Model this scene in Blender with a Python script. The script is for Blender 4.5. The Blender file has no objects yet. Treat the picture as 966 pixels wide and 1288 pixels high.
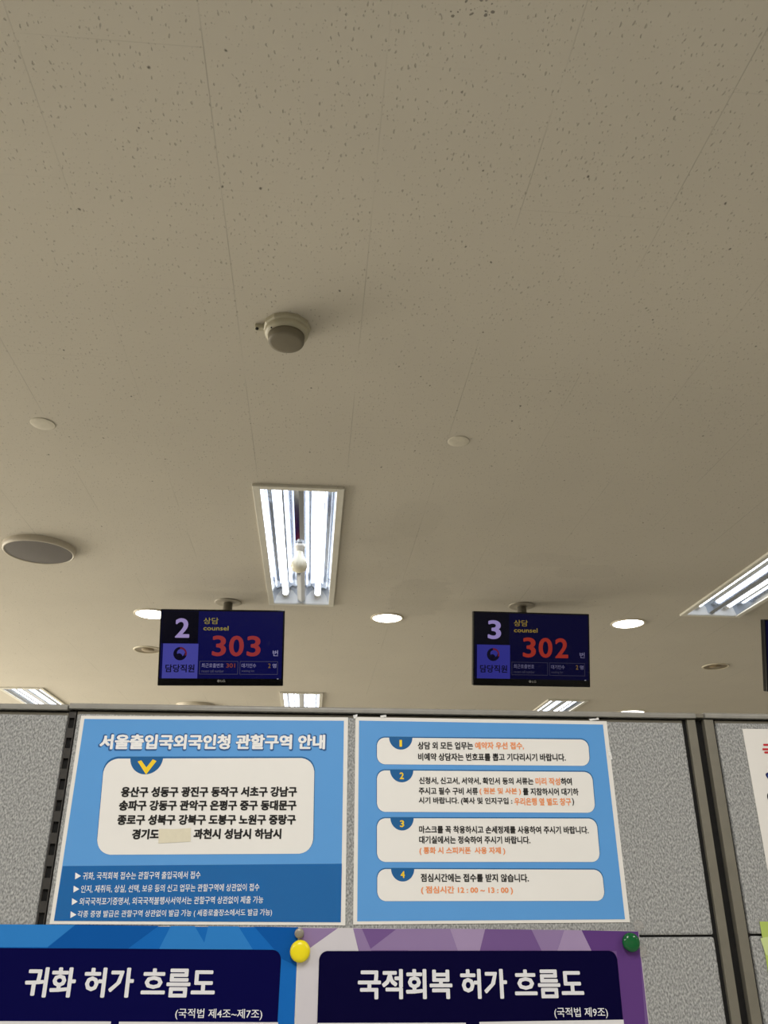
import bpy, math, random
from mathutils import Vector, Matrix
random.seed(7)
SC = bpy.context.scene
COL = SC.collection
PI = math.pi
# ------------------------------------------------------------------ camera
CAMZ = 1.553
PITCH, YAW, FPX = math.radians(24.19), math.radians(4.86), 1023.5
cam_data = bpy.data.cameras.new('camera')
cam_data.sensor_fit = 'VERTICAL'; cam_data.sensor_height = 24.0
cam_data.lens = 24.0*FPX/1288.0
cam_data.clip_start = 0.02
cam = bpy.data.objects.new('camera', cam_data); COL.objects.link(cam)
cam.location = (0, 0, CAMZ); cam.rotation_euler = (PI/2+PITCH, 0, -YAW)
SC.camera = cam
# ------------------------------------------------------------------ exposure, world, light
SC.view_settings.view_transform = 'Standard'
SC.view_settings.look = 'None'
SC.view_settings.exposure = 0.0
SC.view_settings.gamma = 1.0
SC.view_settings.use_curve_mapping = False
try: SC.cycles.use_denoising = True
except Exception: pass
SC.cycles.max_bounces = 10; SC.cycles.diffuse_bounces = 6; SC.cycles.glossy_bounces = 4
TUBE, DOWN, SCREEN = 7.0, 8.0, .55
w = bpy.data.worlds.new('world'); SC.world = w; w.use_nodes = True
w.node_tree.nodes['Background'].inputs[0].default_value = (1, 0.95, 0.88, 1)
w.node_tree.nodes['Background'].inputs[1].default_value = 0.05
def area(name, loc, rot, sx, sy, power, col):
    l = bpy.data.lights.new(name, 'AREA'); l.shape = 'RECTANGLE'; l.size = sx; l.size_y = sy
    l.energy = power; l.color = col
    o = bpy.data.objects.new(name, l); COL.objects.link(o); o.location = loc; o.rotation_euler = rot
    return o
# unseen fill light added near the left wall to brighten the ceiling there
area('left_fill_light', (-6.2, 6.6, 1.45), (0, -PI/2, 0), 1.7, 7.0, 460, (1.0, 0.93, 0.80))
# the room's other twin tube lights, outside the picture
for lx, ly, p in ((-2.2, -.35, 80), (-.09, -.35, 82), (2.0, -.35, 62), (-4.2, 3.2, 95), (-4.2, -.35, 60), (4.1, 3.2, 28), (4.1, -.35, 34), (-4.2, 6.6, 140), (4.1, 6.6, 24)):
    area('room_lamp_light', (lx, ly, 2.76), (0, 0, 0), .3, 1.3, p*.40, (1.0, .98, .95))
# ------------------------------------------------------------------ pixel rays -> points of real planes
R_ = Vector((math.cos(YAW), -math.sin(YAW), 0)); F0 = Vector((math.sin(YAW), math.cos(YAW), 0)); UP = Vector((0, 0, 1))
FW = math.cos(PITCH)*F0+math.sin(PITCH)*UP; CU = math.cos(PITCH)*UP-math.sin(PITCH)*F0
def ray(x, y): return R_*((x-483)/FPX)-CU*((y-644)/FPX)+FW
D = 1.32                     # front face of the partition
H = 1.235                    # ceiling above the camera
CEIL = CAMZ+H
def wall(x, y):
    d = ray(x, y); d = d*(D/d.y); return d.x, d.z+CAMZ
def ceil(x, y):
    d = ray(x, y); d = d*(H/d.z); return d.x, d.y
# ------------------------------------------------------------------ materials
def lin(c):
    return tuple(((v/255)/12.92 if v/255 <= .04045 else ((v/255+.055)/1.055)**2.4) for v in c)
MATS = {}
def mat(name, rgb, rough=.6, metal=0., coat=0., spec=.5, emit=0., noise=None, bump=None):
    if name in MATS: return MATS[name]
    m = bpy.data.materials.new(name); m.use_nodes = True; nt = m.node_tree
    b = nt.nodes['Principled BSDF']; c = (*lin(rgb), 1)
    b.inputs['Base Color'].default_value = c; b.inputs['Roughness'].default_value = rough
    b.inputs['Metallic'].default_value = metal; b.inputs['Specular IOR Level'].default_value = spec
    b.inputs['Coat Weight'].default_value = coat; b.inputs['Coat Roughness'].default_value = .12
    if emit:
        b.inputs['Emission Color'].default_value = c; b.inputs['Emission Strength'].default_value = emit
    tc = nt.nodes.new('ShaderNodeTexCoord')
    if noise:
        sc, amt = noise
        n = nt.nodes.new('ShaderNodeTexNoise'); n.inputs['Scale'].default_value = sc; n.inputs['Detail'].default_value = 4
        nt.links.new(tc.outputs['Object'], n.inputs['Vector'])
        r = nt.nodes.new('ShaderNodeMapRange'); r.inputs[1].default_value = .3; r.inputs[2].default_value = .7
        r.inputs[3].default_value = 1-amt; r.inputs[4].default_value = 1+amt
        nt.links.new(n.outputs['Fac'], r.inputs[0])
        x = nt.nodes.new('ShaderNodeVectorMath'); x.operation = 'SCALE'; x.inputs[0].default_value = c[:3]
        nt.links.new(r.outputs[0], x.inputs['Scale']); nt.links.new(x.outputs[0], b.inputs['Base Color'])
    if bump:
        n2 = nt.nodes.new('ShaderNodeTexNoise'); n2.inputs['Scale'].default_value = bump[0]
        nt.links.new(tc.outputs['Object'], n2.inputs['Vector'])
        bp = nt.nodes.new('ShaderNodeBump'); bp.inputs['Strength'].default_value = bump[1]; bp.inputs['Distance'].default_value = bump[2]
        nt.links.new(n2.outputs['Fac'], bp.inputs['Height']); nt.links.new(bp.outputs[0], b.inputs['Normal'])
    MATS[name] = m; return m
def emis(name, rgb, s):
    """a glowing surface: black body colour, emission only"""
    if name in MATS: return MATS[name]
    m = mat(name, (4, 4, 6), rough=.25, spec=.15)
    b = m.node_tree.nodes['Principled BSDF']
    b.inputs['Emission Color'].default_value = (*lin(rgb), 1); b.inputs['Emission Strength'].default_value = s
    return m

def fabric_material():
    m = mat('grey_woven_fabric', (150, 150, 148), rough=.95, spec=.15); nt = m.node_tree; b = nt.nodes['Principled BSDF']
    tc = nt.nodes.new('ShaderNodeTexCoord'); mp = nt.nodes.new('ShaderNodeMapping'); mp.inputs['Scale'].default_value = (1.0, 1.0, .62)
    mp.inputs['Rotation'].default_value = (0, .5, 0)
    nt.links.new(tc.outputs['Object'], mp.inputs['Vector'])
    n = nt.nodes.new('ShaderNodeTexNoise'); n.inputs['Scale'].default_value = 430; n.inputs['Detail'].default_value = 3
    nt.links.new(mp.outputs[0], n.inputs['Vector'])
    cr = nt.nodes.new('ShaderNodeValToRGB'); e = cr.color_ramp.elements
    e[0].position = .30; e[0].color = (*lin((112, 113, 112)), 1); e[1].position = .70; e[1].color = (*lin((192, 192, 190)), 1)
    mid = e.new(.5); mid.color = (*lin((154, 155, 154)), 1)
    nt.links.new(n.outputs['Fac'], cr.inputs[0]); nt.links.new(cr.outputs[0], b.inputs['Base Color'])
    bp = nt.nodes.new('ShaderNodeBump'); bp.inputs['Strength'].default_value = .5; bp.inputs['Distance'].default_value = .0012
    nt.links.new(n.outputs['Fac'], bp.inputs['Height']); nt.links.new(bp.outputs[0], b.inputs['Normal'])
    return m

def ceiling_material():
    m = mat('fissured_ceiling_board', (190, 184, 171), rough=.9, spec=.2); nt = m.node_tree; b = nt.nodes['Principled BSDF']
    L = nt.links.new; N = nt.nodes.new
    def math_(op, a, c=None, v=None, clamp=False):
        n = N('ShaderNodeMath'); n.operation = op; n.use_clamp = clamp
        for i, q in enumerate((a, c)):
            if q is None: continue
            if isinstance(q, (int, float)): n.inputs[i].default_value = q
            else: L(q, n.inputs[i])
        return n.outputs[0]
    tc = N('ShaderNodeTexCoord'); co = tc.outputs['Object']
    sep = N('ShaderNodeSeparateXYZ'); L(co, sep.inputs[0]); X, Y = sep.outputs[0], sep.outputs[1]
    # fissures: small elongated pits
    wob = N('ShaderNodeTexNoise'); wob.inputs['Scale'].default_value = 45; L(co, wob.inputs['Vector'])
    wv = N('ShaderNodeVectorMath'); wv.operation = 'MULTIPLY_ADD'; L(wob.outputs['Color'], wv.inputs[0]); wv.inputs[1].default_value = (.012, .012, 0); L(co, wv.inputs[2])
    def pits(scale, sx, sy, rad, keep, seed):
        mp = N('ShaderNodeMapping'); mp.inputs['Scale'].default_value = (sx, sy, 1); mp.inputs['Location'].default_value = (seed, seed*.7, 0)
        L(wv.outputs[0], mp.inputs['Vector'])
        v = N('ShaderNodeTexVoronoi'); v.voronoi_dimensions = '2D'; v.inputs['Scale'].default_value = scale; L(mp.outputs[0], v.inputs['Vector'])
        s = N('ShaderNodeSeparateColor'); L(v.outputs['Color'], s.inputs[0])
        size = math_('MULTIPLY', s.outputs[0], rad)
        d = math_('SUBTRACT', size, v.outputs['Distance'])
        d = math_('MULTIPLY', d, 14, clamp=True)
        k = math_('LESS_THAN', s.outputs[1], keep)
        return math_('MULTIPLY', d, k)
    p1 = pits(95, 1.0, .5, .20, .6, 0.0)
    p2 = pits(150, 1.0, .6, .20, .5, 3.1)
    p3 = pits(30, 1.0, .8, .12, .06, 5.7)
    pit = math_('MAXIMUM', p1, math_('MULTIPLY', p2, .6))
    # a scatter of darker chips near the front edge of the view
    cx0, cy0 = ceil(585, 10)
    ex = math_('POWER', math_('DIVIDE', math_('ABSOLUTE', math_('SUBTRACT', X, cx0)), .058), 2.0); ey = math_('POWER', math_('DIVIDE', math_('ABSOLUTE', math_('SUBTRACT', Y, cy0)), .022), 2.0)
    p4 = math_('MULTIPLY', pits(120, .8, .8, .42, .75, 9.3), math_('MULTIPLY', math_('SUBTRACT', 1.0, math_('ADD', ex, ey)), 3, clamp=True))
    # board seams 300 x 600 mm, every second row shifted; some nearly invisible
    u = math_('DIVIDE', math_('SUBTRACT', X, .083-30), .3)
    fu = math_('FRACT', u); du = math_('MULTIPLY', math_('MINIMUM', fu, math_('SUBTRACT', 1, fu)), .3)
    row = math_('FLOOR', u)
    sh = math_('MULTIPLY', math_('FRACT', math_('MULTIPLY', row, .4973)), 1.0)
    v_ = math_('ADD', math_('DIVIDE', math_('SUBTRACT', Y, 1.363-60), .6), sh)
    fv = math_('FRACT', v_); dv = math_('MULTIPLY', math_('MINIMUM', fv, math_('SUBTRACT', 1, fv)), .6)
    fade = N('ShaderNodeTexNoise'); fade.inputs['Scale'].default_value = 2.3; L(co, fade.inputs['Vector'])
    fd = N('ShaderNodeMapRange'); fd.inputs[1].default_value = .45; fd.inputs[2].default_value = .66; fd.inputs[3].default_value = .04; L(fade.outputs['Fac'], fd.inputs[0])
    su = math_('MULTIPLY', math_('LESS_THAN', du, .0011), fd.outputs[0])
    sv = math_('MULTIPLY', math_('MULTIPLY', math_('LESS_THAN', dv, .0009), fd.outputs[0]), .45)
    seam = math_('MAXIMUM', su, sv)
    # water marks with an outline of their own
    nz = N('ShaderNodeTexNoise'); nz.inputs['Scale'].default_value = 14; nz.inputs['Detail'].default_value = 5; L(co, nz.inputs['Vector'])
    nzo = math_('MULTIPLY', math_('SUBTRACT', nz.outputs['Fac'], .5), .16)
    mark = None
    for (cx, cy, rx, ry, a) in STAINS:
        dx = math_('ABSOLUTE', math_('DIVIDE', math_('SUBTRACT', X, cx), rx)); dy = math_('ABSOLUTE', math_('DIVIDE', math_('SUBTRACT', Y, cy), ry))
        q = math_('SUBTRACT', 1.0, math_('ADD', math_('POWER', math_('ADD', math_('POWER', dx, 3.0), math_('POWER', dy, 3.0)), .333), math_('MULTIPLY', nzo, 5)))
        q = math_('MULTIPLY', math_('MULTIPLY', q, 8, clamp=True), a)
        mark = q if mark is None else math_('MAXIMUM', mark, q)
    dirt = N('ShaderNodeTexNoise'); dirt.inputs['Scale'].default_value = 3; dirt.inputs['Detail'].default_value = 6; L(co, dirt.inputs['Vector'])
    dr = N('ShaderNodeMapRange'); dr.inputs[3].default_value = .94; dr.inputs[4].default_value = 1.04; L(dirt.outputs['Fac'], dr.inputs[0])
    k = math_('MULTIPLY', dr.outputs[0], math_('SUBTRACT', 1, math_('MULTIPLY', pit, .24)))
    k = math_('MULTIPLY', k, math_('SUBTRACT', 1, math_('MULTIPLY', p3, .75)))
    k = math_('MULTIPLY', k, math_('SUBTRACT', 1, math_('MULTIPLY', seam, .22)))
    k = math_('MULTIPLY', k, math_('SUBTRACT', 1, math_('MULTIPLY', p4, .6)))
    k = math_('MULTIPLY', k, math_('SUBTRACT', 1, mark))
    x = N('ShaderNodeVectorMath'); x.operation = 'SCALE'; x.inputs[0].default_value = lin((190, 184, 171)); L(k, x.inputs['Scale'])
    L(x.outputs[0], b.inputs['Base Color'])
    hgt = math_('SUBTRACT', 1, math_('MAXIMUM', pit, math_('MULTIPLY', seam, .8)))
    bp = N('ShaderNodeBump'); bp.inputs['Strength'].default_value = .6; bp.inputs['Distance'].default_value = .002
    L(hgt, bp.inputs['Height']); L(bp.outputs[0], b.inputs['Normal'])
    return m
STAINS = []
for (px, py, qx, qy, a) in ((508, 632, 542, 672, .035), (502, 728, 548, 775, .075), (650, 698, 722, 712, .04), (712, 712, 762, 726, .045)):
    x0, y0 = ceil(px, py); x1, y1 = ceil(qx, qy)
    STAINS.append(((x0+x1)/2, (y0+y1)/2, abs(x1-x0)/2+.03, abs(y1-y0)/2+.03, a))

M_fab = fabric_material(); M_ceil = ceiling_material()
M_wall = mat('painted_wall', (226, 224, 219), rough=.9, noise=(6, .03))
M_floor = mat('floor_tile', (184, 182, 175), rough=.5, noise=(5, .08))
M_rail = mat('brushed_aluminium', (150, 148, 142), rough=.36, metal=.1, noise=(60, .06))
M_frame = mat('olive_grey_frame', (122, 118, 106), rough=.5, metal=.25, noise=(40, .06))
M_black = mat('black_recess', (14, 13, 12), rough=.85, noise=(30, .2))
M_slot = mat('dark_slotted_steel', (64, 62, 60), rough=.45, metal=.4, noise=(50, .08))
M_lam = mat('laminate_white', (234, 231, 226), rough=.35, coat=.5, noise=(20, .015))
M_card = mat('poster_card', (222, 218, 212), rough=.5, noise=(20, .02))
def ink(name, rgb, gloss=True):
    return mat('ink_'+name, rgb, rough=.35 if gloss else .6, coat=.3 if gloss else 0, spec=.4 if gloss else .06, noise=(12, .012))

# ------------------------------------------------------------------ mesh helpers
class MB:
    def __init__(s): s.v = []; s.f = []; s.mi = []; s.sm = []
    def add(s, vs, fs, mi=0, smooth=False, mtx=None):
        n = len(s.v)
        s.v += [tuple((mtx @ Vector(p)) if mtx is not None else p) for p in vs]
        for f in fs: s.f.append(tuple(i+n for i in f)); s.mi.append(mi); s.sm.append(smooth)
        return s
    def box(s, a, b, mi=0, mtx=None):
        x0, y0, z0 = a; x1, y1, z1 = b
        vs = [(x0,y0,z0),(x1,y0,z0),(x1,y1,z0),(x0,y1,z0),(x0,y0,z1),(x1,y0,z1),(x1,y1,z1),(x0,y1,z1)]
        return s.add(vs, [(0,3,2,1),(4,5,6,7),(0,1,5,4),(1,2,6,5),(2,3,7,6),(3,0,4,7)], mi, False, mtx)
    def lathe(s, prof, n=40, mi=0, mtx=None, smooth=True, cap0=True, cap1=True):
        vs = []; fs = []
        for r, z in prof:
            for k in range(n): a = 2*PI*k/n; vs.append((r*math.cos(a), r*math.sin(a), z))
        for i in range(len(prof)-1):
            for k in range(n):
                k2 = (k+1) % n; fs.append((i*n+k, i*n+k2, (i+1)*n+k2, (i+1)*n+k))
        s.add(vs, fs, mi, smooth, mtx); base = len(s.v)-len(vs)
        if cap0: s.f.append(tuple(base+k for k in range(n-1, -1, -1))); s.mi.append(mi); s.sm.append(False)
        if cap1: s.f.append(tuple(base+(len(prof)-1)*n+k for k in range(n))); s.mi.append(mi); s.sm.append(False)
        return s
    def flat(s, pts, y, mi=0):            # polygon in the XZ plane facing -Y
        n = len(s.v); s.v += [(p[0], y, p[1]) for p in pts]
        s.f.append(tuple(range(n, n+len(pts)))); s.mi.append(mi); s.sm.append(False); return s
    def slab(s, pts, y0, y1, mi=0):       # polygon in XZ extruded from y0 (front) to y1
        k = len(pts); vs = [(p[0], y0, p[1]) for p in pts]+[(p[0], y1, p[1]) for p in pts]
        fs = [tuple(range(k)), tuple(range(2*k-1, k-1, -1))]+[(i, k+i, k+(i+1) % k, (i+1) % k) for i in range(k)]
        return s.add(vs, fs, mi)
    def build(s, name, mats, parent=None, bevel=0, seg=2):
        me = bpy.data.meshes.new(name); me.from_pydata(s.v, [], s.f); me.update()
        for m in (mats if isinstance(mats, (list, tuple)) else [mats]): me.materials.append(m)
        for p, i, sm in zip(me.polygons, s.mi, s.sm): p.material_index = i; p.use_smooth = sm
        o = bpy.data.objects.new(name, me); COL.objects.link(o)
        if parent is not None: o.parent = parent
        if bevel:
            b = o.modifiers.new('bevel', 'BEVEL'); b.width = bevel; b.segments = seg; b.limit_method = 'ANGLE'
        return o
def tag(o, label=None, cat=None, group=None, kind=None):
    for k, v in (('label', label), ('category', cat), ('group', group), ('kind', kind)):
        if v: o[k] = v
    return o
def thing(name, loc, label, cat, group=None, rot=(0, 0, 0)):
    o = bpy.data.objects.new(name, None); COL.objects.link(o); o.location = loc; o.rotation_euler = rot
    o.empty_display_size = .05
    return tag(o, label, cat, group)
def copy_tree(o, parent=None):
    c = o.copy(); COL.objects.link(c); c.parent = parent
    for ch in list(o.children): copy_tree(ch, c)
    return c
def rrect(x0, z0, x1, z1, r, n=7):
    pts = []
    for cx, cz, a0 in ((x1-r, z1-r, 0), (x0+r, z1-r, 90), (x0+r, z0+r, 180), (x1-r, z0+r, 270)):
        for k in range(n+1):
            a = math.radians(a0+90*k/n); pts.append((cx+r*math.cos(a), cz+r*math.sin(a)))
    return pts[::-1]
def rquad(P, r, n=6):
    """rounded quad; P = TL, TR, BR, BL (clockwise)"""
    P = [Vector(p) for p in P]; out = []
    for i in range(len(P)):
        a, b, c = P[i-1], P[i], P[(i+1) % len(P)]
        d0 = (a-b).normalized(); d1 = (c-b).normalized()
        s0, s1 = b+d0*r, b+d1*r
        for k in range(n+1):
            t = k/n; w_ = (1-t)**2*s0+2*t*(1-t)*(b*.75+(s0+s1)/2*.25)+t*t*s1
            out.append((w_.x, w_.y))
    return out
# ------------------------------------------------------------------ lettering
_glyph = {}
def copies(txt, bold): return 1 if not bold else 16 if bold > .02 and len(txt) < 4 else 8 if bold > .02 else 4
def glyphs(txt, bold):
    key = (txt, bold)
    if key in _glyph: return _glyph[key]
    cu = bpy.data.curves.new('type', 'FONT'); cu.body = txt; cu.size = 1; cu.resolution_u = 5 if len(txt) < 4 else 2
    o = bpy.data.objects.new('type', cu); COL.objects.link(o)
    dg = bpy.context.evaluated_depsgraph_get(); me = o.evaluated_get(dg).to_mesh()
    V = [(v.co.x, v.co.y) for v in me.vertices]; F = [tuple(p.vertices) for p in me.polygons]
    o.evaluated_get(dg).to_mesh_clear()
    bpy.data.objects.remove(o); bpy.data.curves.remove(cu)
    if bold:                                    # heavier stroke: the letter pressed several times round a small circle
        k = copies(txt, bold); n = len(V); V0, F0_ = V, F; V, F = [], []
        for i in range(k):
            a = 2*PI*(i+.5)/k; dx, dy = bold*math.cos(a), bold*.8*math.sin(a)
            V += [(x+dx, y+dy) for x, y in V0]; F += [tuple(j+n*i for j in f) for f in F0_]
    xs = [v[0] for v in V]; ys = [v[1] for v in V]
    bb = (min(xs), min(ys), max(xs), max(ys))
    _glyph[key] = (V, F, bb); return _glyph[key]
def set_type(txt, box, y, m, parent, name='lettering', bold=.02, shear=0., fit='both'):
    """box = (x0, zc0, x1, zc1, h): left and right mid-line points and letter height, in the parent's XZ plane"""
    V, F, (a, b, c, d) = glyphs(txt, bold)
    x0, z0, x1, z1, h = box; mb = MB(); vs = []
    per = len(V)//copies(txt, bold)
    for vi, (vx, vy) in enumerate(V):
        u = (vx-a)/(c-a); v = (vy-b)/(d-b)-.5
        vs.append((x0+(x1-x0)*u+shear*v*h, y-1.5e-5*(vi//per), z0+(z1-z0)*u+v*h))
    mb.add(vs, F); return mb.build(name, m, parent)

# ------------------------------------------------------------------ the room
def structure(o): return tag(o, kind='structure')
RX0, RX1, RY0, RY1 = -6.5, 6.5, -4.5, 11.0
FIX_W, FIX_L = .318, 1.345
# fixture centres (x, y): grid of the room
NEAR_Y = (ceil(377, 612)[1]+ceil(377, 759)[1])/2
FAR_Y0 = ceil(380, 870.5)[1]
X_MID = (ceil(320, 611.5)[0]+ceil(434.6, 613.6)[0])/2-.005
FIXTURES = [(X_MID, NEAR_Y), ((ceil(863, 770)[0]+ceil(923, 775)[0])/2+.004, NEAR_Y+.01),
            ((ceil(5, 866)[0]+ceil(46, 865)[0])/2+.01, FAR_Y0+FIX_L/2), ((ceil(352, 870.5)[0]+ceil(406, 871)[0])/2, FAR_Y0+FIX_L/2), ((ceil(693, 879.5)[0]+ceil(732, 881)[0])/2+.01, FAR_Y0+.1+FIX_L/2),
            ]
HOLE_W, HOLE_L = FIX_W-.04, FIX_L-.04
xs = sorted({RX0, RX1, *[x+s*HOLE_W/2 for x, _ in FIXTURES for s in (-1, 1)]})
ys = sorted({RY0, RY1, *[y+s*HOLE_L/2 for _, y in FIXTURES for s in (-1, 1)]})
mb = MB()
grid = {}
def gv(i, j):
    if (i, j) not in grid: grid[(i, j)] = len(mb.v); mb.v.append((xs[i], ys[j], CEIL))
    return grid[(i, j)]
for i in range(len(xs)-1):
    for j in range(len(ys)-1):
        cx, cy = (xs[i]+xs[i+1])/2, (ys[j]+ys[j+1])/2
        if any(abs(cx-x) < HOLE_W/2 and abs(cy-y) < HOLE_L/2 for x, y in FIXTURES): continue
        mb.f.append((gv(i, j), gv(i, j+1), gv(i+1, j+1), gv(i+1, j))); mb.mi.append(0); mb.sm.append(False)
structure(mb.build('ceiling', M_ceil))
structure(MB().box((RX0, RY0, -.1), (RX1, RY1, 0)).build('floor', M_floor))
structure(MB().box((RX0-.1, RY0, 0), (RX0, RY1, CEIL+.2)).build('wall_left', M_wall))
structure(MB().box((RX1, RY0, 0), (RX1+.1, RY1, CEIL+.2)).build('wall_right', M_wall))
structure(MB().box((RX0, RY1, 0), (RX1, RY1+.1, CEIL+.2)).build('wall_far', M_wall))
structure(MB().box((RX0, RY0-.1, 0), (RX1, RY0, CEIL+.2)).build('wall_near', M_wall))

# ------------------------------------------------------------------ ceiling light fixtures
M_trim = mat('painted_white_trim', (205, 202, 190), rough=.5, noise=(30, .03))
M_refl = mat('mirror_reflector', (186, 194, 208), rough=.12, metal=1.0, noise=(9, .03))
M_tube = emis('fluorescent_glow', (246, 250, 255), TUBE)
M_cap = mat('tube_socket', (240, 238, 232), rough=.5, noise=(40, .02))
M_bulb = mat('opal_bulb_glass', (240, 236, 214), rough=.3, noise=(30, .02))
DEPTH = .075
def make_fixture(bulb):
    t = thing('fluorescent_fixture', (0, 0, CEIL), 'x', 'ceiling light', 'recessed twin tube ceiling lights')
    W, L = FIX_W/2, FIX_L/2; w_, l_ = W-.026, L-.026
    f = MB()                                     # flange: four mitred bars below the board
    for a, b in (((-W, -L, -.010), (-w_, L, .002)), ((w_, -L, -.010), (W, L, .002)), ((-w_, -L, -.010), (w_, -l_, .002)), ((-w_, l_, -.010), (w_, L, .002))): f.box(a, b)
    f.build('trim_frame', M_trim, t, bevel=.002)
    r = MB()                                     # two faceted troughs with a ridge between them
    prof = [(-w_, -.004), (-w_+.012, .035), (-w_+.030, .062), (-.078, DEPTH), (-.044, .060), (-.024, .034), (-.018, .002),
            (0, -.004), (.018, .002), (.024, .034), (.044, .060), (.078, DEPTH), (w_-.030, .062), (w_-.012, .035), (w_, -.004)]
    k = len(prof); vs = [(x, y, z) for y in (-l_, l_) for x, z in prof]
    r.add(vs, [(i, i+1, k+i+1, k+i) for i in range(k-1)])
    r.build('reflector', M_refl, t)
    for y in (-l_, l_):                          # end plates and the closed tray above
        h = MB(); y -= .001*(1 if y > 0 else -1)
        h.add([(x, y, z) for x, z in prof]+[(x, y, -.0045) for x, z in prof], [(i, i+1, k+i+1, k+i) for i in range(k-1)])
        h.build('end_plate', M_cap, t)
    h = MB(); h.box((-W+.004, -L+.004, DEPTH+.004), (W-.004, L-.004, DEPTH+.012))
    h.build('housing', M_trim, t)
    for sx in (-1, 1):
        tb = MB().lathe([(.0135, -l_+.045), (.0135, l_-.045)], 20, mtx=Matrix.Translation((sx*.078, 0, .036)) @ Matrix.Rotation(PI/2, 4, 'X'))
        o = tb.build('tube', M_tube, t)
        for y in (-1, 1):
            s = MB()
            s.lathe([(.015, 0), (.015, .03)], 20, mtx=Matrix.Translation((sx*.078, y*(l_-.031)+.015, .036)) @ Matrix.Rotation(PI/2, 4, 'X'))
            s.box((sx*.078-.016, y*(l_-.015)-.012, .03), (sx*.078+.016, y*(l_-.015)+.012, DEPTH))
            s.build('socket', M_cap, o)
    if bulb:
        zb = -.004
        b = MB().lathe([(.013, -.030), (.014, -.040), (.018, -.052), (.026, -.066), (.0305, -.082), (.030, -.096), (.024, -.108), (.012, -.115), (.002, -.117)], 32)
        g = b.build('bulb', M_bulb, t); g['label'] = 'unlit cream pear-shaped bulb'; g.location = (BX, BY, zb); g.scale = (1.1, 1.1, 1.02)
        MB().lathe([(.019, 0), (.019, -.012), (.0145, -.014), (.0135, -.031)], 24).build('bulb_socket', M_cap, g)
    return t
fbx, fby = ceil(378.5, 684)
BX, BY = 0.0, fby-FIXTURES[0][1]
flab = ['twin tube ceiling light with a small unlit bulb in its middle', 'twin tube ceiling light cut by the right picture edge above the third lit downlight',
        'far twin tube ceiling light above the leftmost partition panel', 'far twin tube ceiling light just right of the display numbered 2',
        'far twin tube ceiling light just below the display numbered 3']
plain = make_fixture(False)
for i, (x, y) in enumerate(FIXTURES):
    o = make_fixture(True) if i == 0 else (plain if i == 1 else copy_tree(plain))
    o.location = (x, y, CEIL); o['label'] = flab[i]

# ------------------------------------------------------------------ downlights, speaker, detector, caps
M_led = emis('downlight_glow', (255, 252, 244), DOWN)
M_dtrim = mat('downlight_trim', (196, 188, 166), rough=.5, noise=(30, .03))
M_dark = mat('unlit_lamp_recess', (112, 98, 70), rough=.4, metal=.3, noise=(30, .05))
def downlight(p, label, lit, r=.082):
    x, y = ceil(*p)
    t = thing('downlight', (x, y, CEIL), label, 'downlight', 'lit round downlights' if lit else 'unlit round downlights')
    MB().lathe([(r*1.12, 0), (r*1.10, -.004), (r*1.02, -.006), (r*.97, -.003)], 40, cap0=False, cap1=False).build('trim_ring', M_dtrim, t)
    if lit: MB().lathe([(r*.97, -.003), (r*.9, -.005), (.001, -.006)], 40, cap0=False).build('diffuser', M_led, t)
    else:
        MB().lathe([(r*.97, -.003), (r*.74, -.001), (.001, -.001)], 40, cap0=False).build('recess', M_dark, t)
        MB().lathe([(r*.5, -.001), (r*.45, -.006), (.001, -.007)], 32, cap0=False).build('lens', mat('unlit_lens', (128, 112, 84), rough=.4, noise=(30, .05)), t)
    return t
downlight((191, 772), 'lit round downlight tucked behind the left edge of the display numbered 2', True)
downlight((487, 777), 'lit round downlight on the ceiling midway between the two displays', True, .077)
downlight((790, 784), 'lit round downlight to the right of the display numbered 3', True)
downlight((793, 896.3), 'lit round downlight barely showing over the partition rail at far right', True, .11)
downlight((186, 817), 'unlit round downlight half hidden behind the left side of display numbered 2', False, .075)
downlight((900, 838), 'unlit beige round downlight under the big right hand ceiling light', False, .075)

M_grill = mat('grey_speaker_mesh', (84, 79, 75), rough=.7, noise=(500, .12))
M_spk = mat('speaker_rim', (188, 180, 164), rough=.5, noise=(30, .03))
def speaker(p, r, label):
    x, y = ceil(*p)
    t = thing('ceiling_speaker', (x, y, CEIL), label, 'ceiling speaker', 'round ceiling speakers')
    MB().lathe([(r, 0), (r, -.012), (r*.985, -.022), (r*.95, -.025), (r*.93, -.022)], 64, cap0=False, cap1=False).build('rim', M_spk, t)
    MB().lathe([(r*.94, -.022), (r*.6, -.025), (.001, -.026)], 64, cap0=False).build('grille', M_grill, t)
    return t
speaker((50, 688.5), .141, 'large round ceiling speaker with grey mesh near the left picture edge')
speaker((246, 887), .15, 'dark round ceiling speaker barely showing over the rail below display numbered 2')

M_det = mat('aged_white_plastic', (164, 158, 136), rough=.45, noise=(30, .03))
M_det2 = mat('detector_face', (104, 97, 80), rough=.55, noise=(60, .04))
x, y = ceil(361, 411)
det = thing('smoke_detector', (x, y, CEIL), 'round smoke detector with a side lug, alone on the bare ceiling', 'smoke detector'); det.scale = (.95, .95, .95)
MB().lathe([(.0615, 0), (.0615, -.010), (.058, -.014), (.055, -.0145)], 12, smooth=False, cap0=False).build('mounting_base', M_det, det, bevel=.001)
MB().lathe([(.056, -.012), (.0565, -.022), (.054, -.028), (.047, -.031)], 48, cap0=False, cap1=False).build('collar', M_det, det)
hd = MB().lathe([(.0455, -.028), (.0465, -.034), (.0460, -.048), (.044, -.051), (.036, -.052), (.001, -.0525)], 48, cap0=False).build('head', M_det2, det)
lug = MB().box((-.082, -.009, -.012), (-.052, .009, 0)).build('side_lug', M_det, det, bevel=.003)
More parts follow.
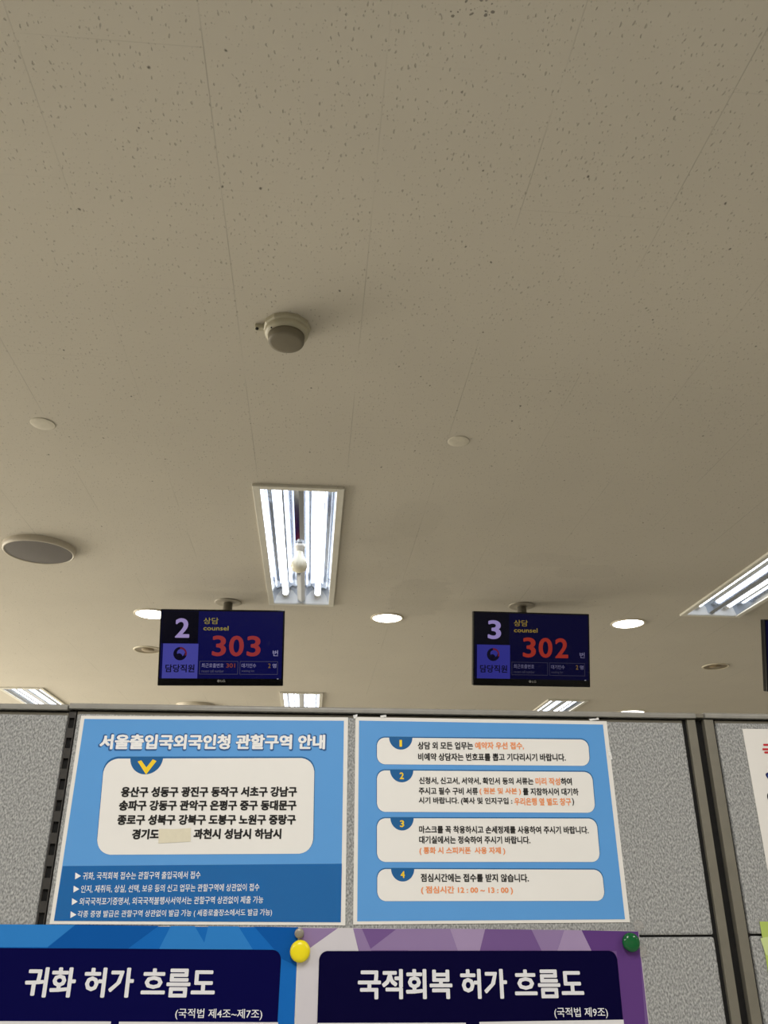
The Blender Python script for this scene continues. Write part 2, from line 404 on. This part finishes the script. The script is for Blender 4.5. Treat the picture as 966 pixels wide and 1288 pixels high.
MB().lathe([(.0042, -.0118), (.0042, -.0145), (.003, -.0155)], 16, mtx=Matrix.Translation((-.076, -.003, 0))).build('screw', M_black, lug)
MB().lathe([(.0022, 0), (.0022, -.002)], 12, mtx=Matrix.Translation((-.037, -.0335, -.029))).build('indicator', M_black, det)

M_plug = mat('patched_cap', (194, 188, 172), rough=.85, noise=(40, .05), bump=(80, .4, .002))
for p, r, lab in (((54, 533), .036, 'round painted cap peeling off the ceiling at the left'), ((577, 555), .034, 'round painted cap on the ceiling right of the smoke detector')):
    x, y = ceil(*p)
    c = MB().lathe([(r, 0), (r, -.0008), (r*.94, -.0014), (r*.5, -.0018), (.001, -.0018)], 28, cap0=False).build('plaster_disc', M_plug)
    c.location = (x, y, CEIL); tag(c, lab, 'plaster disc', 'round discs on the ceiling'); c.rotation_euler = (.008, .012, 0)

# ------------------------------------------------------------------ hanging displays
M_case = mat('gloss_black_plastic', (10, 10, 12), rough=.25, spec=.3, noise=(40, .1))
M_pole = mat('grey_pole', (150, 146, 136), rough=.4, metal=.5, noise=(40, .05))
M_plate = mat('ceiling_plate_grey', (150, 143, 128), rough=.5, metal=.2, noise=(40, .05))
TVW, TVH = .573, .350
def display(cx, cz, yd, yaw, tilt, roll, num, called, waiting, colours, label, letters=True, recent=None):
    bgc, boxc, numc, redc, yelc, smc = colours; key = num or 'blank'
    base = Vector((cx, yd, CAMZ+cz))
    t = thing('ceiling_display', base, label, 'display screen', 'queue number displays', (0, 0, 0))
    rot = (Matrix.Rotation(yaw, 4, 'Z') @ Matrix.Rotation(tilt, 4, 'X') @ Matrix.Rotation(-roll, 4, 'Y'))
    def put(o): o.matrix_local = rot; return o
    W, Hh = TVW/2, TVH/2
    put(MB().box((-W, -.004, -Hh), (W, .03, Hh)).box((-W*.55, .03, -Hh*.6), (W*.55, .055, Hh*.5)).build('casing', M_case, t, bevel=.003))
    def U(u, v): return (-W+u*TVW, Hh-v*TVH)
    def rect(u0, v0, u1, v1): return [U(u0, v0), U(u1, v0), U(u1, v1), U(u0, v1)][::-1]
    scr = MB(); scr.flat(rect(.014, .022, .986, .906), -.0046)
    scr = put(scr.build('screen', emis('screen_field_'+key, bgc, SCREEN), t))
    if letters:
        MB().flat(rect(.016, .024, .306, .448), -.0050).build('number_field', emis('number_field_'+key, (8, 8, 24), SCREEN), scr)
        MB().flat(rect(.032, .452, .312, .904), -.0050).build('staff_field', emis('staff_field_'+key, boxc, SCREEN), scr)
        def T(txt, u0, v0, u1, v1, m, bold=.02, name='lettering'):
            a = U(u0, (v0+v1)/2); b = U(u1, (v0+v1)/2)
            return set_type(txt, (a[0], a[1], b[0], b[1], (v1-v0)*TVH), -.0056, m, scr, name, bold)
        mn = emis('lavender_glow_'+key, numc, SCREEN); mr = emis('red_glow_'+key, redc, SCREEN); my = emis('yellow_glow_'+key, yelc, SCREEN); ms = emis('small_glow_'+key, smc, SCREEN)
        mk = emis('ink_glow_'+key, (14, 12, 40), SCREEN)
        T(num, .122, .118, .236, .375, mn, .028, 'counter_number')
        T('상담', .346, .106, .465, .192, my, .012); T('counsel', .346, .215, .548, .275, my, .02)
        for ch, (ua, ub) in zip(called, ((.421, .533), (.557, .675), (.699, .811))): T(ch, ua, .342, ub, .613, mr, .024, 'called_digit')
        T('번', .910, .529, .954, .606, ms, .02)
        T('담당직원', .057, .722, .288, .826, mk, .03)
        for u0, u1 in ((.326, .634), (.648, .954)):
            fr = MB(); th = .0032
            for a in ((u0, .677, u1, .677+th*1.6), (u0, .850-th*1.6, u1, .850), (u0, .677, u0+th, .850), (u1-th, .677, u1, .850)): fr.flat(rect(*a), -.0054)
            fr.build('outline', emis('outline_glow_'+key, tuple(int(c*.55) for c in smc), SCREEN), scr)
        T('최근호출번호', .344, .706, .518, .762, ms, .0); T('recent call number', .344, .788, .522, .826, emis('dim_glow_'+key, tuple(int(c*.6) for c in smc), SCREEN), .0)
        if recent: T(recent, .539, .706, .611, .762, emis('amber_glow_'+key, (150, 70, 45), SCREEN), .02)
        T('대기인수', .663, .706, .779, .762, ms, .0); T('waiting list', .663, .788, .766, .826, MATS['dim_glow_'+key], .0)
        T(waiting, .876, .704, .896, .764, emis('count_glow_'+key, (140, 110, 50), SCREEN), .02); T('명', .912, .706, .942, .762, ms, .012)
        # round red and navy swirl emblem
        ex, ez = U(.169, .583); R = .0305
        def arc(cx, cz, r, a0, a1, n=24): return [(cx+r*math.cos(math.radians(a0+(a1-a0)*k/n)), cz+r*math.sin(math.radians(a0+(a1-a0)*k/n))) for k in range(n+1)]
        def strip(mb, A, B, yy):
            for i in range(len(A)-1): mb.flat([A[i], A[i+1], B[i+1], B[i]], yy)
        nb = MB(); strip(nb, arc(ex, ez, R, 70, 385, 40), arc(ex+.003, ez+.004, R*.56, 85, 350, 40), -.0054)
        nb.flat(arc(ex-.004, ez-R*.45, R*.5, 0, 360)[:-1], -.0055)
        nb.build('emblem', mk, scr)
        rb = MB(); strip(rb, arc(ex, ez, R*1.0, -15, 95, 20), arc(ex+.003, ez+.0005, R*.66, -25, 100, 20), -.0058)
        rb.build('emblem_sweep', emis('emblem_red_'+key, (120, 35, 60), SCREEN), scr)
        ml = mat('logo_grey', (150, 150, 150), rough=.4, noise=(30, .02))
        lx, lz = U(.482, .936)
        lg = MB(); lg.lathe([(.0062, 0), (.0062, .0004)], 24, mtx=Matrix.Translation((lx, -.0041, lz)) @ Matrix.Rotation(PI/2, 4, 'X'))
        put(lg.build('logo', ml, t))
        a = U(.498, .936); b = U(.534, .936); put(set_type('LG', (a[0], a[1], b[0], b[1], .0105), -.0046, ml, t, 'logo_lettering', .03))
        lp = U(.957, .905); put(MB().box((lp[0]-.004, -.0052, lp[1]-.002), (lp[0]+.003, -.004, lp[1]+.001)).build('power_light', emis('power_glow', (200, 200, 205), SCREEN), t))
    return t
def hang(t, dx, dy):
    top = CEIL-t.location.z
    MB().lathe([(.023, -.05), (.023, top-.002)], 24, mtx=Matrix.Translation((dx, dy, 0))).build('pole', M_pole, t)
    MB().box((dx-.03, .03, -.05), (dx+.03, dy+.02, .03)).build('bracket', M_case, t, bevel=.003)
    MB().lathe([(.066, top), (.066, top-.003), (.060, top-.005), (.046, top-.003), (.030, top-.004), (.023, top-.006)], 36, mtx=Matrix.Translation((dx, dy, 0)), cap0=False).build('ceiling_plate', M_plate, t)
K = H/1.2
YD = 3.66*K
c2 = ((16, 17, 84), (84, 84, 184), (190, 170, 230), (176, 62, 64), (176, 160, 70), (170, 165, 205))
c3 = ((5, 5, 52), (58, 58, 158), (176, 158, 222), (176, 54, 42), (165, 140, 55), (130, 125, 160))
tv = display(-.4245*K, .9495*K, YD, math.radians(1.2), math.radians(17.5), math.radians(1.1), '2', '303', '2', c2, 'hanging queue display showing a large 2 and 303', recent='301')
px, py = ceil(287, 757.5); hang(tv, px-tv.location.x, py-tv.location.y)
tv = display(1.004*K, .9735*K, YD, math.radians(1.0), math.radians(15.5), math.radians(.3), '3', '302', '2', c3, 'hanging queue display showing a large 3 and 302')
px, py = ceil(656, 762); hang(tv, px-tv.location.x, py-tv.location.y)
tv = display(2.142*K+TVW/2-.006, .968*K, YD, math.radians(1.0), math.radians(15.5), 0, None, None, None, c3, 'hanging display of which only the left edge shows at the right picture edge', letters=False)
hang(tv, 0.0, .13)

# ------------------------------------------------------------------ office partition
ZT = CAMZ+.2335; ZS = CAMZ-.0787       # top of the fabric, seam between fabric tiles
ZR0, ZR1 = CAMZ+.2405, CAMZ+.2490
def partition(label, x0, x1, fx0, fx1, stiles, dz=0., slot=None, rail=None):
    t = thing('office_partition', ((x0+x1)/2, D, 0), label, 'partition', 'grey fabric office partitions')
    ox = -(x0+x1)/2
    def B(name, a, b, m, bevel=0): return MB().box((a[0]+ox, a[1], a[2]), (b[0]+ox, b[1], b[2])).build(name, m, t, bevel)
    B('core', (x0+.0003, .0055, .04), (x1-.004, .05, ZR0-.001), M_black)
    B('head_band', (fx0, .003, ZT-.004), (fx1, .014, ZR0-.0030), M_frame)
    r0, r1 = rail or (x0, x1)
    rl = MB(); rp = [(-.006, ZR0), (-.0065, ZR1-.003), (-.004, ZR1), (.066, ZR1), (.0685, ZR1-.003), (.068, ZR0)]
    n = len(rp); vs = [(x+ox, y, z) for x in (r0+.0006, r1-.0006) for y, z in rp]
    rl.add(vs, [tuple(range(n-1, -1, -1)), tuple(range(n, 2*n))]+[(i, (i+1) % n, n+(i+1) % n, n+i) for i in range(n)])
    rl.build('top_rail', M_rail, t, bevel=.0008)
    for z0, z1 in ((ZS+.0014, ZT), (.86, ZS-.0014), (.12, .857)):
        B('fabric_tile', (fx0, 0, z0), (fx1, .012, z1), M_fab, .003)
    for s0, s1 in stiles: B('stile', (s0, -.001, .02), (s1, .05, ZR0-.0015), M_frame, .0008)
    B('foot_rail', (x0, 0, .0), (x1, .05, .11), M_frame, .002)
    if slot:
        s0, s1 = slot; mb = MB(); wv = s1-s0
        mb.box((s0+ox, .001, .12), (s0+wv*.14+ox, .0052, ZR0-.004)); mb.box((s1-wv*.18+ox, .001, .12), (s1-wv*.06+ox, .0052, ZR0-.004))
        z = CAMZ+.2195; mb.box((s0+wv*.14+ox, .001, z+.0078), (s1-wv*.18+ox, .0052, ZR0-.004))
        while z > .2:
            mb.box((s0+wv*.14+ox, .001, z-.0224), (s1-wv*.18+ox, .0052, z-.0078)); z -= .0302
        mb.build('slotted_strip', M_slot, t)
    t.location.z = dz
    return t
partition('grey fabric partition panel at the left end without any poster in view', -1.36, -.3808, -1.345, -.3808, ((-1.36, -1.347),), dz=-.0030)
partition('widest grey fabric partition panel in the middle, carrying the blue notices', -.3800, .6285, -.3672, .6065, ((.6138, .6282),), slot=(-.3797, -.3680), dz=-.0008)
partition('grey fabric partition panel at the right with the white and green sheets', .6432, 1.66, .6630, 1.645, ((.6434, .6590), (1.647, 1.66)))
cj = MB().box((.6285, .010, .02), (.6432, .05, ZR0-.002)).box((.6295, -.003, ZR0+.001), (.6425, .05, ZR1-.002), 1).build('joint_strip', [M_black, M_frame])
cj.location = (0, D, 0); tag(cj, 'black joint strip filling the gap between the middle and right partition panels', 'joint strip')

# ------------------------------------------------------------------ posters
PY = D-.0012
def poster(name, corners, label, cat, group, m, thick=.0008, dy=0., loc_bl=True):
    """corners TL, TR, BR, BL in picture pixels on the partition plane"""
    W = [wall(*c) if not isinstance(c, Vector) else (c.x, c.y) for c in corners]
    t = thing(name, (W[3][0], PY+dy, W[3][1]), label, cat, group)
    t['ox'] = W[3][0]; t['oz'] = W[3][1]
    MB().slab([(a-W[3][0], b-W[3][1]) for a, b in W][::-1], 0, thick).build('sheet', m, t)
    return t
def loc(t, p):
    a, b = (wall(*p) if not isinstance(p, Vector) else (p.x, p.y)); return a-t['ox'], b-t['oz']
def area_on(t, pts, m, y, name, r=0., parent=None):
    P = [loc(t, p) for p in pts]
    P = rquad(P, r) if r else P
    return MB().flat(P[::-1], y).build(name, m, parent or t)
def words(t, txt, x0, y0, x1, y1, hpx, m, y=-.0010, name='lettering', bold=.02, parent=None, grow=0.):
    a = loc(t, (x0, y0)); b = loc(t, (x1, y1)); h = loc(t, (x0, y0-hpx/2))[1]-loc(t, (x0, y0+hpx/2))[1]
    return set_type(txt, (a[0]-grow, a[1], b[0]+grow, b[1], h+2*grow), y, m, parent or t, name, bold)

I_sky = ink('sky_blue', (90, 157, 222)); I_band = ink('deep_blue', (2, 98, 168)); I_rim = ink('rim_blue', (8, 92, 152)); I_white = ink('paper_white', (236, 234, 230))
I_text = ink('black', (16, 15, 18)); I_or = ink('orange', (240, 150, 92)); I_yel = ink('yellow', (244, 208, 40)); I_tw = ink('title_white', (240, 240, 240)); I_edge = ink('title_edge', (28, 84, 146))
# district notice ---------------------------------------------------
A = poster('notice_poster', ((102.2, 900.4), (437.8, 902.5), (434.2, 1163.9), (62.6, 1162.3)), 'laminated blue notice with a white box listing districts under a title', 'poster', 'laminated blue notices on the partition', M_lam)
area_on(A, ((106.5, 904.5), (432.6, 906.8), (428.6, 1160), (68.2, 1158.2)), I_sky, -.0003, 'printed_field')
bd = area_on(A, ((79.3, 1089.4), (430, 1086.4), (428.6, 1160), (68.2, 1158.2)), I_band, -.0005, 'lower_band')
words(A, '서울출입국외국인청 관할구역 안내', 125.5, 933.4, 409.5, 933.6, 20, I_edge, -.0005, 'title_outline', .09, grow=.0016)
words(A, '서울출입국외국인청 관할구역 안내', 126, 933.2, 409, 933.4, 19, I_tw, -.0007, 'title_lettering', .05)
area_on(A, ((131.4, 951.8), (396.4, 951.8), (394.6, 1073), (120.5, 1074)), I_rim, -.0005, 'box_rim', .020)
bx = area_on(A, ((131.8, 954.4), (395.6, 953.6), (393.6, 1073.8), (121.0, 1075.2)), I_white, -.0007, 'text_box', .020)
def half_disc(t, c, rx, m, y, name, parent, n=24):
    cx, cz = loc(t, c); r = loc(t, (c[0]+rx, c[1]))[0]-cx
    return MB().flat([(cx+r*math.cos(a), cz+r*math.sin(a)) for a in [-PI*k/n for k in range(n+1)]][::-1][::-1], y).build(name, m, parent)
hd_ = half_disc(A, (185, 953.2), 20.5, I_rim, -.0009, 'check_tab', bx)
area_on(A, ((173.5, 958), (178, 956.5), (184.5, 965.5), (192.5, 955.2), (197.2, 957.5), (184, 974.5)), I_yel, -.0011, 'check_mark', 0, bx)
words(A, '용산구 성동구 광진구 동작구 서초구 강남구', 152.5, 996.3, 373.7, 995.9, 13.2, I_text, -.0010, bold=.055, parent=bx)
words(A, '송파구 강동구 관악구 은평구 중구 동대문구', 150, 1013.3, 373, 1013, 13.2, I_text, -.0010, bold=.055, parent=bx)
words(A, '종로구 성북구 강북구 도봉구 노원구 중랑구', 148, 1031.3, 372.2, 1031, 13.2, I_text, -.0010, bold=.055, parent=bx)
words(A, '경기도', 166.5, 1049.3, 200.5, 1049.3, 13.2, I_text, -.0010, bold=.055, parent=bx)
words(A, '과천시 성남시 하남시', 243.7, 1049, 354, 1048.8, 13.2, I_text, -.0010, bold=.055, parent=bx)
M_ctape = mat('cream_correction_tape', (222, 215, 192), rough=.6, noise=(120, .03), bump=(200, .3, .001))
ct = area_on(A, ((200.3, 1042.5), (220, 1043), (240.4, 1041.6), (240, 1058.6), (199.5, 1060.8)), M_ctape, -.0013, 'correction_tape', 0, bx); ct['label'] = 'cream tape patch covering part of the last line'
for (x, y), (a0, b0, a1, b1), s in (((98.3, 1101.8), (104.6, 1102, 252.4, 1100.6), '귀화, 국적회복 접수는 관할구역 출입국에서 접수'),
                     ((96.2, 1118.3), (102.4, 1118.3, 326.4, 1116), '인지, 재취득, 상실, 선택, 보유 등의 신고 업무는 관할구역에 상관없이 접수'),
                     ((94.2, 1134), (100.4, 1134, 331.2, 1131.6), '외국국적포기증명서, 외국국적불행사서약서는 관할구역 상관없이 제출 가능'),
                     ((92.4, 1150.4), (98, 1150.3, 342.2, 1147.8), '각종 증명 발급은 관할구역 상관없이 발급 가능 ( 세종로출장소에서도 발급 가능)')):
    area_on(A, ((x-3, y-4.3), (x+4.2, y), (x-3.4, y+4.3)), I_tw, -.0009, 'bullet', 0, bd)
    words(A, s, a0, b0, a1, b1, 10, I_tw, -.0008, bold=.008, parent=bd)
# reception notice ---------------------------------------------------
B = poster('notice_poster', ((447.1, 902), (762.7, 907.3), (792, 1160), (444.1, 1162.9)), 'laminated blue notice with four numbered white boxes of text', 'poster', 'laminated blue notices on the partition', M_lam)
area_on(B, ((451.5, 906.6), (758, 911.6), (785.8, 1156.2), (449.2, 1158.8)), I_sky, -.0003, 'printed_field')
def q(x, y): return 430+x/2.477, 890+y/2.477
boxes = [(((109, 94), (766, 100), (772, 182), (109, 177)), (183, 94), '1'), (((109, 196), (778, 201), (789, 328), (109, 325)), (186, 195), '2'),
         (((109, 345), (792, 346), (804, 481), (109, 481)), (187, 344), '3'), (((110, 503), (809, 505), (819, 602), (110, 603)), (189, 502), '4')]
obs = []
for P, c, n in boxes:
    rp = [q(x, y-3.5) if i < 2 else q(x, y) for i, (x, y) in enumerate(P)]
    area_on(B, [(x+(.8 if i in (1, 2) else -.8), y) for i, (x, y) in enumerate(rp)], I_rim, -.0005, 'box_rim', .0125)
    o = area_on(B, [q(*p) for p in P], I_white, -.0007, 'text_box', .012); obs.append(o)
    half_disc(B, q(c[0], c[1]), 14.6, I_rim, -.0009, 'number_tab', o)
    gx, gy = q(c[0], c[1]+18); words(B, n, gx-(1.6 if n == '1' else 2.7), gy, gx+(1.6 if n == '1' else 2.7), gy, 8.6, I_yel, -.0011, 'number', .03, o)
LN = [(0, [('상담 외 모든 업무는', 236, 408, I_text), ('예약자 우선 접수,', 414, 566, I_or)], 119, 120, 24),
      (0, [('비예약 상담자는 번호표를 뽑고 기다리시기 바랍니다.', 237, 696, I_text)], 154, 156, 24),
      (1, [('신청서, 신고서, 서약서, 확인서 등의 서류는', 240, 596, I_text), ('미리 작성', 602, 679, I_or), ('하여', 681, 715, I_text)], 228, 231, 23),
      (1, [('주시고 필수 구비 서류', 239, 423, I_text), ('( 원본 및 사본 )', 428, 557, I_or), ('를 지참하시어 대기하', 563, 736, I_text)], 260, 263, 23),
      (1, [('시기 바랍니다. (복사 및 인지구입 :', 239, 530, I_text), ('우리은행 옆 별도 창구', 536, 713, I_or), (')', 716, 722, I_text)], 291, 294, 24),
      (2, [('마스크를 꼭 착용하시고 손세정제를 사용하여 주시기 바랍니다.', 240, 767, I_text)], 380, 382, 24),
      (2, [('대기실에서는 정숙하여 주시기 바랍니다.', 240, 586, I_text)], 412, 413, 24),
      (2, [('( 통화 시 스피커폰  사용 자제 )', 241, 508, I_or)], 447, 447, 25),
      (3, [('점심시간에는 접수를 받지 않습니다.', 245, 581, I_text)], 530, 531, 26),
      (3, [('( 점심시간 12 : 00 ~ 13 : 00 )', 246, 532, I_or)], 569, 570, 26)]
for bi, segs, yl, yr, h in LN:
    a, b = segs[0][1], segs[-1][2]
    for s, x0, x1, m in segs:
        f = lambda x: yl+(yr-yl)*(x-a)/(b-a)
        p0 = q(x0, f(x0)); p1 = q(x1, f(x1)); words(B, s, p0[0], p0[1], p1[0], p1[1], h/2.477, m, -.0010, bold=.036, parent=obs[bi])
# flow chart posters --------------------------------------------------
def facets(t, lst, y, name='printed_field'):
    mb = MB(); mats = []
    for pts, m in lst:
        if m not in mats: mats.append(m)
        mb.flat([loc(t, p) for p in pts][::-1], y-.00003*len(mb.f), mats.index(m))
    return mb.build(name, mats, t)
XL = wall(375, 1166); XR = wall(803, 1171)
tl = Vector((XL[0]-.515, CAMZ-.0610)); bl = Vector((XL[0]-.515, CAMZ-.0610-.728)); brl = Vector((XL[0]+.0006, bl.y-.002))
Cc = poster('flow_chart_poster', (tl, (375.5, 1166), brl, bl), 'large blue flow chart poster with a navy heading on the left', 'poster', 'large flow chart posters', M_card, dy=.0004)
b1, b2, b3 = ink('blue_facet', (24, 104, 186), False), ink('blue_light_facet', (48, 126, 200), False), ink('blue_deep_facet', (14, 86, 164), False)
I_navy = ink('navy', (4, 3, 66), False); I_head = ink('heading_white', (226, 226, 230), False); I_row = ink('row_white', (222, 220, 222), False)
facets(Cc, [((tl, (375, 1166.2), Vector((brl.x-.0008, brl.y+.001)), bl), b1), (((0, 1162.6), (95, 1163.2), (60, 1191), (0, 1191)), b2), (((95, 1163.2), (200, 1164.4), (160, 1194), (60, 1192)), b3),
            (((215, 1164.6), (245, 1164.8), (262, 1194), (200, 1194)), b2), (((262, 1165), (300, 1165.2), (318, 1194), (255, 1194)), b2), (((320, 1165.5), (374.6, 1166.2), (372, 1215), (353, 1205), (345, 1194)), b3)], -.0003)
nb = Vector((tl.x+.02, wall(0, 1191)[1])); nbb = Vector((tl.x+.02, wall(0, 1350)[1]))
hb = area_on(Cc, (nb, (354.2, 1194.6), (345.5, 1350), nbb), I_navy, -.0006, 'heading_panel', .012)
words(Cc, '귀화 허가 흐름도', 32, 1235.2, 271, 1236.2, 38, I_head, -.0009, 'heading_lettering', .035, hb)
words(Cc, '(국적법 제4조~제7조)', 220.7, 1275, 330, 1276, 14, I_head, -.0009, 'lettering', .012, hb)
for a, b in (((-60, 1284), (140, 1284.6)), ((150, 1284.8), (350, 1285.6))):
    a2 = loc(Cc, a); b2_ = loc(Cc, b)
    MB().flat([(a2[0], a2[1]), (b2_[0], b2_[1]), (b2_[0], a2[1]-.45), (a2[0], a2[1]-.45)][::-1], -.0008).build('chart_column', I_row, Cc)
brr = Vector((XR[0]-.002, CAMZ-.0690-.728)); blr = Vector((XL[0]+.0012, brr.y))
E_ = poster('flow_chart_poster', ((375.6, 1166.6), (803, 1171), brr, blr), 'large purple flow chart poster with a navy heading on the right', 'poster', 'large flow chart posters', M_card)
p0, p1, p2, p3, p4 = [ink(n, c, False) for n, c in (('purple', (116, 88, 142)), ('purple_dark', (96, 62, 126)), ('lilac', (144, 122, 164)), ('pale_lilac', (162, 142, 178)), ('grey_facet', (206, 202, 208)))]
def r8(x, y): return 440+x/2.542, 1150+y/2.542
facets(E_, [(((380, 1167), (802.4, 1171.4), Vector((brr.x-.001, brr.y+.002)), Vector((blr.x+.02, brr.y+.002))), p0),
            (((425, 1167.3), (444, 1167.5), (452, 1200), (414, 1200), Vector((loc(E_, (414, 1198))[0]+E_['ox'], blr.y+.01)), Vector((blr.x+.0015, blr.y+.01)), (375.3, 1208), (389, 1193)), p4),
            (((376.2, 1167.2), (425, 1167.3), (389, 1193), (376, 1200)), p2),
            (((444, 1167.5), (455, 1167.8), (468, 1198), (452, 1198)), p2),
            ((r8(60, 115), r8(150, 46), r8(185, 115)), p2), ((r8(320, 46), r8(432, 47), r8(415, 116), r8(345, 116)), p3), ((r8(150, 46), r8(320, 46), r8(345, 116), r8(185, 116)), p2),
            ((r8(432, 47), r8(580, 49), r8(612, 116), r8(415, 116)), p0), ((r8(580, 49), r8(685, 50), r8(662, 116), r8(612, 116)), p2), ((r8(685, 50), r8(740, 51), r8(772, 117), r8(662, 117)), p3),
            ((r8(740, 51), (802.4, 1171.4), (811, 1288), (783, 1288), (775, 1196), r8(772, 117)), p1)], -.0003)
I_navy2 = ink('night_navy', (4, 1, 48), False)
nl = wall(401.5, 1196); 
hb = area_on(E_, ((401.6, 1196), (774.6, 1195.6), (789.5, 1350), (397, 1350)), I_navy2, -.0012, 'heading_panel', .011)
words(E_, '국적회복 허가 흐름도', 450, 1237.6, 733, 1236.8, 38, I_head, -.0015, 'heading_lettering', .035, hb)
words(E_, '(국적법 제9조)', 696.5, 1273.8, 763.8, 1273.6, 14, I_head, -.0015, 'lettering', .012, hb)
for a, b in (((399.5, 1286.3), (585.5, 1286)), ((602.5, 1285), (783.5, 1282.2))):
    a2 = loc(E_, a); b2_ = loc(E_, b)
    MB().flat([(a2[0], a2[1]), (b2_[0], b2_[1]), (b2_[0], a2[1]-.45), (a2[0], a2[1]-.45)][::-1], -.0014).build('chart_column', I_row, E_)
# sheets on the right panel ---------------------------------------------
w0 = wall(933.3, 916.8); zb = CAMZ-.055
F = poster('notice_poster', ((933.3, 916.8), Vector((w0[0]+.42, w0[1]+.001)), Vector((w0[0]+.42, zb)), Vector((w0[0]+.001, zb))), 'glossy white notice with red writing cut by the right picture edge', 'poster', None, M_lam)
words(F, '국적', 958.6, 943.5, 992, 943.5, 17, ink('red', (196, 30, 44)), -.0004, 'heading_lettering', .05)
area_on(F, ((958.2, 972), (1012, 970), (985, 1000)), ink('navy_edge', (16, 26, 92)), -.0003, 'arrow_outline', .010)
area_on(F, ((961, 974), (1009, 972), (985, 997)), ink('mid_blue', (44, 96, 184)), -.0005, 'arrow_mark', .009)
cx, cz = loc(F, (968.5, 1003)); MB().flat([(cx+.0055*math.cos(a), cz+.0075*math.sin(a)) for a in [-2*PI*k/20 for k in range(20)]][::-1], -.0004).build('bullet', I_text, F)
g0 = wall(954.8, 1159.2)
M_green = ink('leaf_green', (176, 196, 104), False)
G = poster('notice_poster', ((954.8, 1159.2), Vector((g0[0]+.3, g0[1])), Vector((g0[0]+.3, g0[1]-.42)), Vector((g0[0]+.0015, g0[1]-.42))), 'light green sheet peeking in at the lower right picture edge', 'poster', None, M_green, dy=-.0006)
area_on(G, ((955.5, 1180), (966, 1178), (985, 1186), (985, 1215), (962, 1200)), ink('pale_green', (200, 214, 150), False), -.0003, 'printed_shape')

# tape on the laminated notices
M_tape = mat('clear_tape', (238, 238, 236), rough=.12, coat=1., noise=(200, .06), bump=(260, .9, .003))
def tape(t, pts, label, dy=-.0012):
    P = [loc(t, p) for p in pts]
    o = MB().slab(P[::-1], dy, dy+.0004).build('tape_strip', M_tape, t); o['label'] = label
tape(B, ((444, 900.2), (449.5, 898.6), (449.2, 901.8), (446.5, 904), (444.8, 904)), 'clear tape tab at the top left corner')
tape(B, ((478, 900.5), (485.5, 899.2), (486, 902.2), (478.5, 903)), 'clear tape tab on the top edge')
tape(B, ((740, 904.6), (749, 903.8), (751.5, 901), (753, 905.5), (742, 907)), 'clear tape tab at the top right')
tape(B, ((763.2, 941), (766.8, 943), (769.8, 955), (767.5, 956), (764, 948)), 'clear tape sliver on the right edge')

# magnets and leftovers -------------------------------------------------
def magnet(p, r, h, m, label, sq=1.0, dy=0.):
    x, z = wall(*p)
    o = MB().lathe([(r*.86, 0), (r*.97, .0012), (r, .003), (r, h*.55), (r*.9, h*.82), (r*.6, h*.96), (.0005, h)], 40, mtx=Matrix.Rotation(PI/2, 4, 'X')).build('round_magnet', m)
    o.location = (x, PY-.0016+dy, z); tag(o, label, 'magnet', 'magnets holding the lower posters'); return o
magnet((377.5, 1196), .0143, .010, mat('yellow_plastic', (240, 222, 16), rough=.3, noise=(50, .01)), 'yellow round magnet where the blue and purple posters meet')
magnet((376.5, 1173.5), .0066, .005, mat('dull_nickel', (150, 144, 132), rough=.4, metal=.5, noise=(90, .05)), 'small grey metal disc magnet just above the yellow magnet')
magnet((791.5, 1184.8), .0128, .011, mat('green_plastic', (8, 92, 46), rough=.18, noise=(50, .02)), 'green round magnet at the top right corner of the purple poster')
M_glue = mat('clear_residue', (196, 194, 190), rough=.3, coat=.6, noise=(300, .12), bump=(300, .8, .003)); M_glue.node_tree.nodes['Principled BSDF'].inputs['Alpha'].default_value = .4
for (cx, cy), lab, sd in (((803, 1163.5), 'clear glue smear on grey fabric above the seam', 3), ((806.5, 1196), 'clear glue smear on grey fabric below the seam', 5)):
    rnd = random.Random(sd); x, z = wall(cx, cy); n = 22
    pts = [((.009*rnd.uniform(.6, 1.1))*math.cos(2*PI*k/n), (.0085*rnd.uniform(.6, 1.1))*math.sin(2*PI*k/n)) for k in range(n)]
    o = MB().slab(pts[::-1], -.0008, .0006).build('glue_smear', M_glue); o.location = (x, D-.0008, z)
    tag(o, lab, 'glue smear', 'glue smears beside the green magnet')
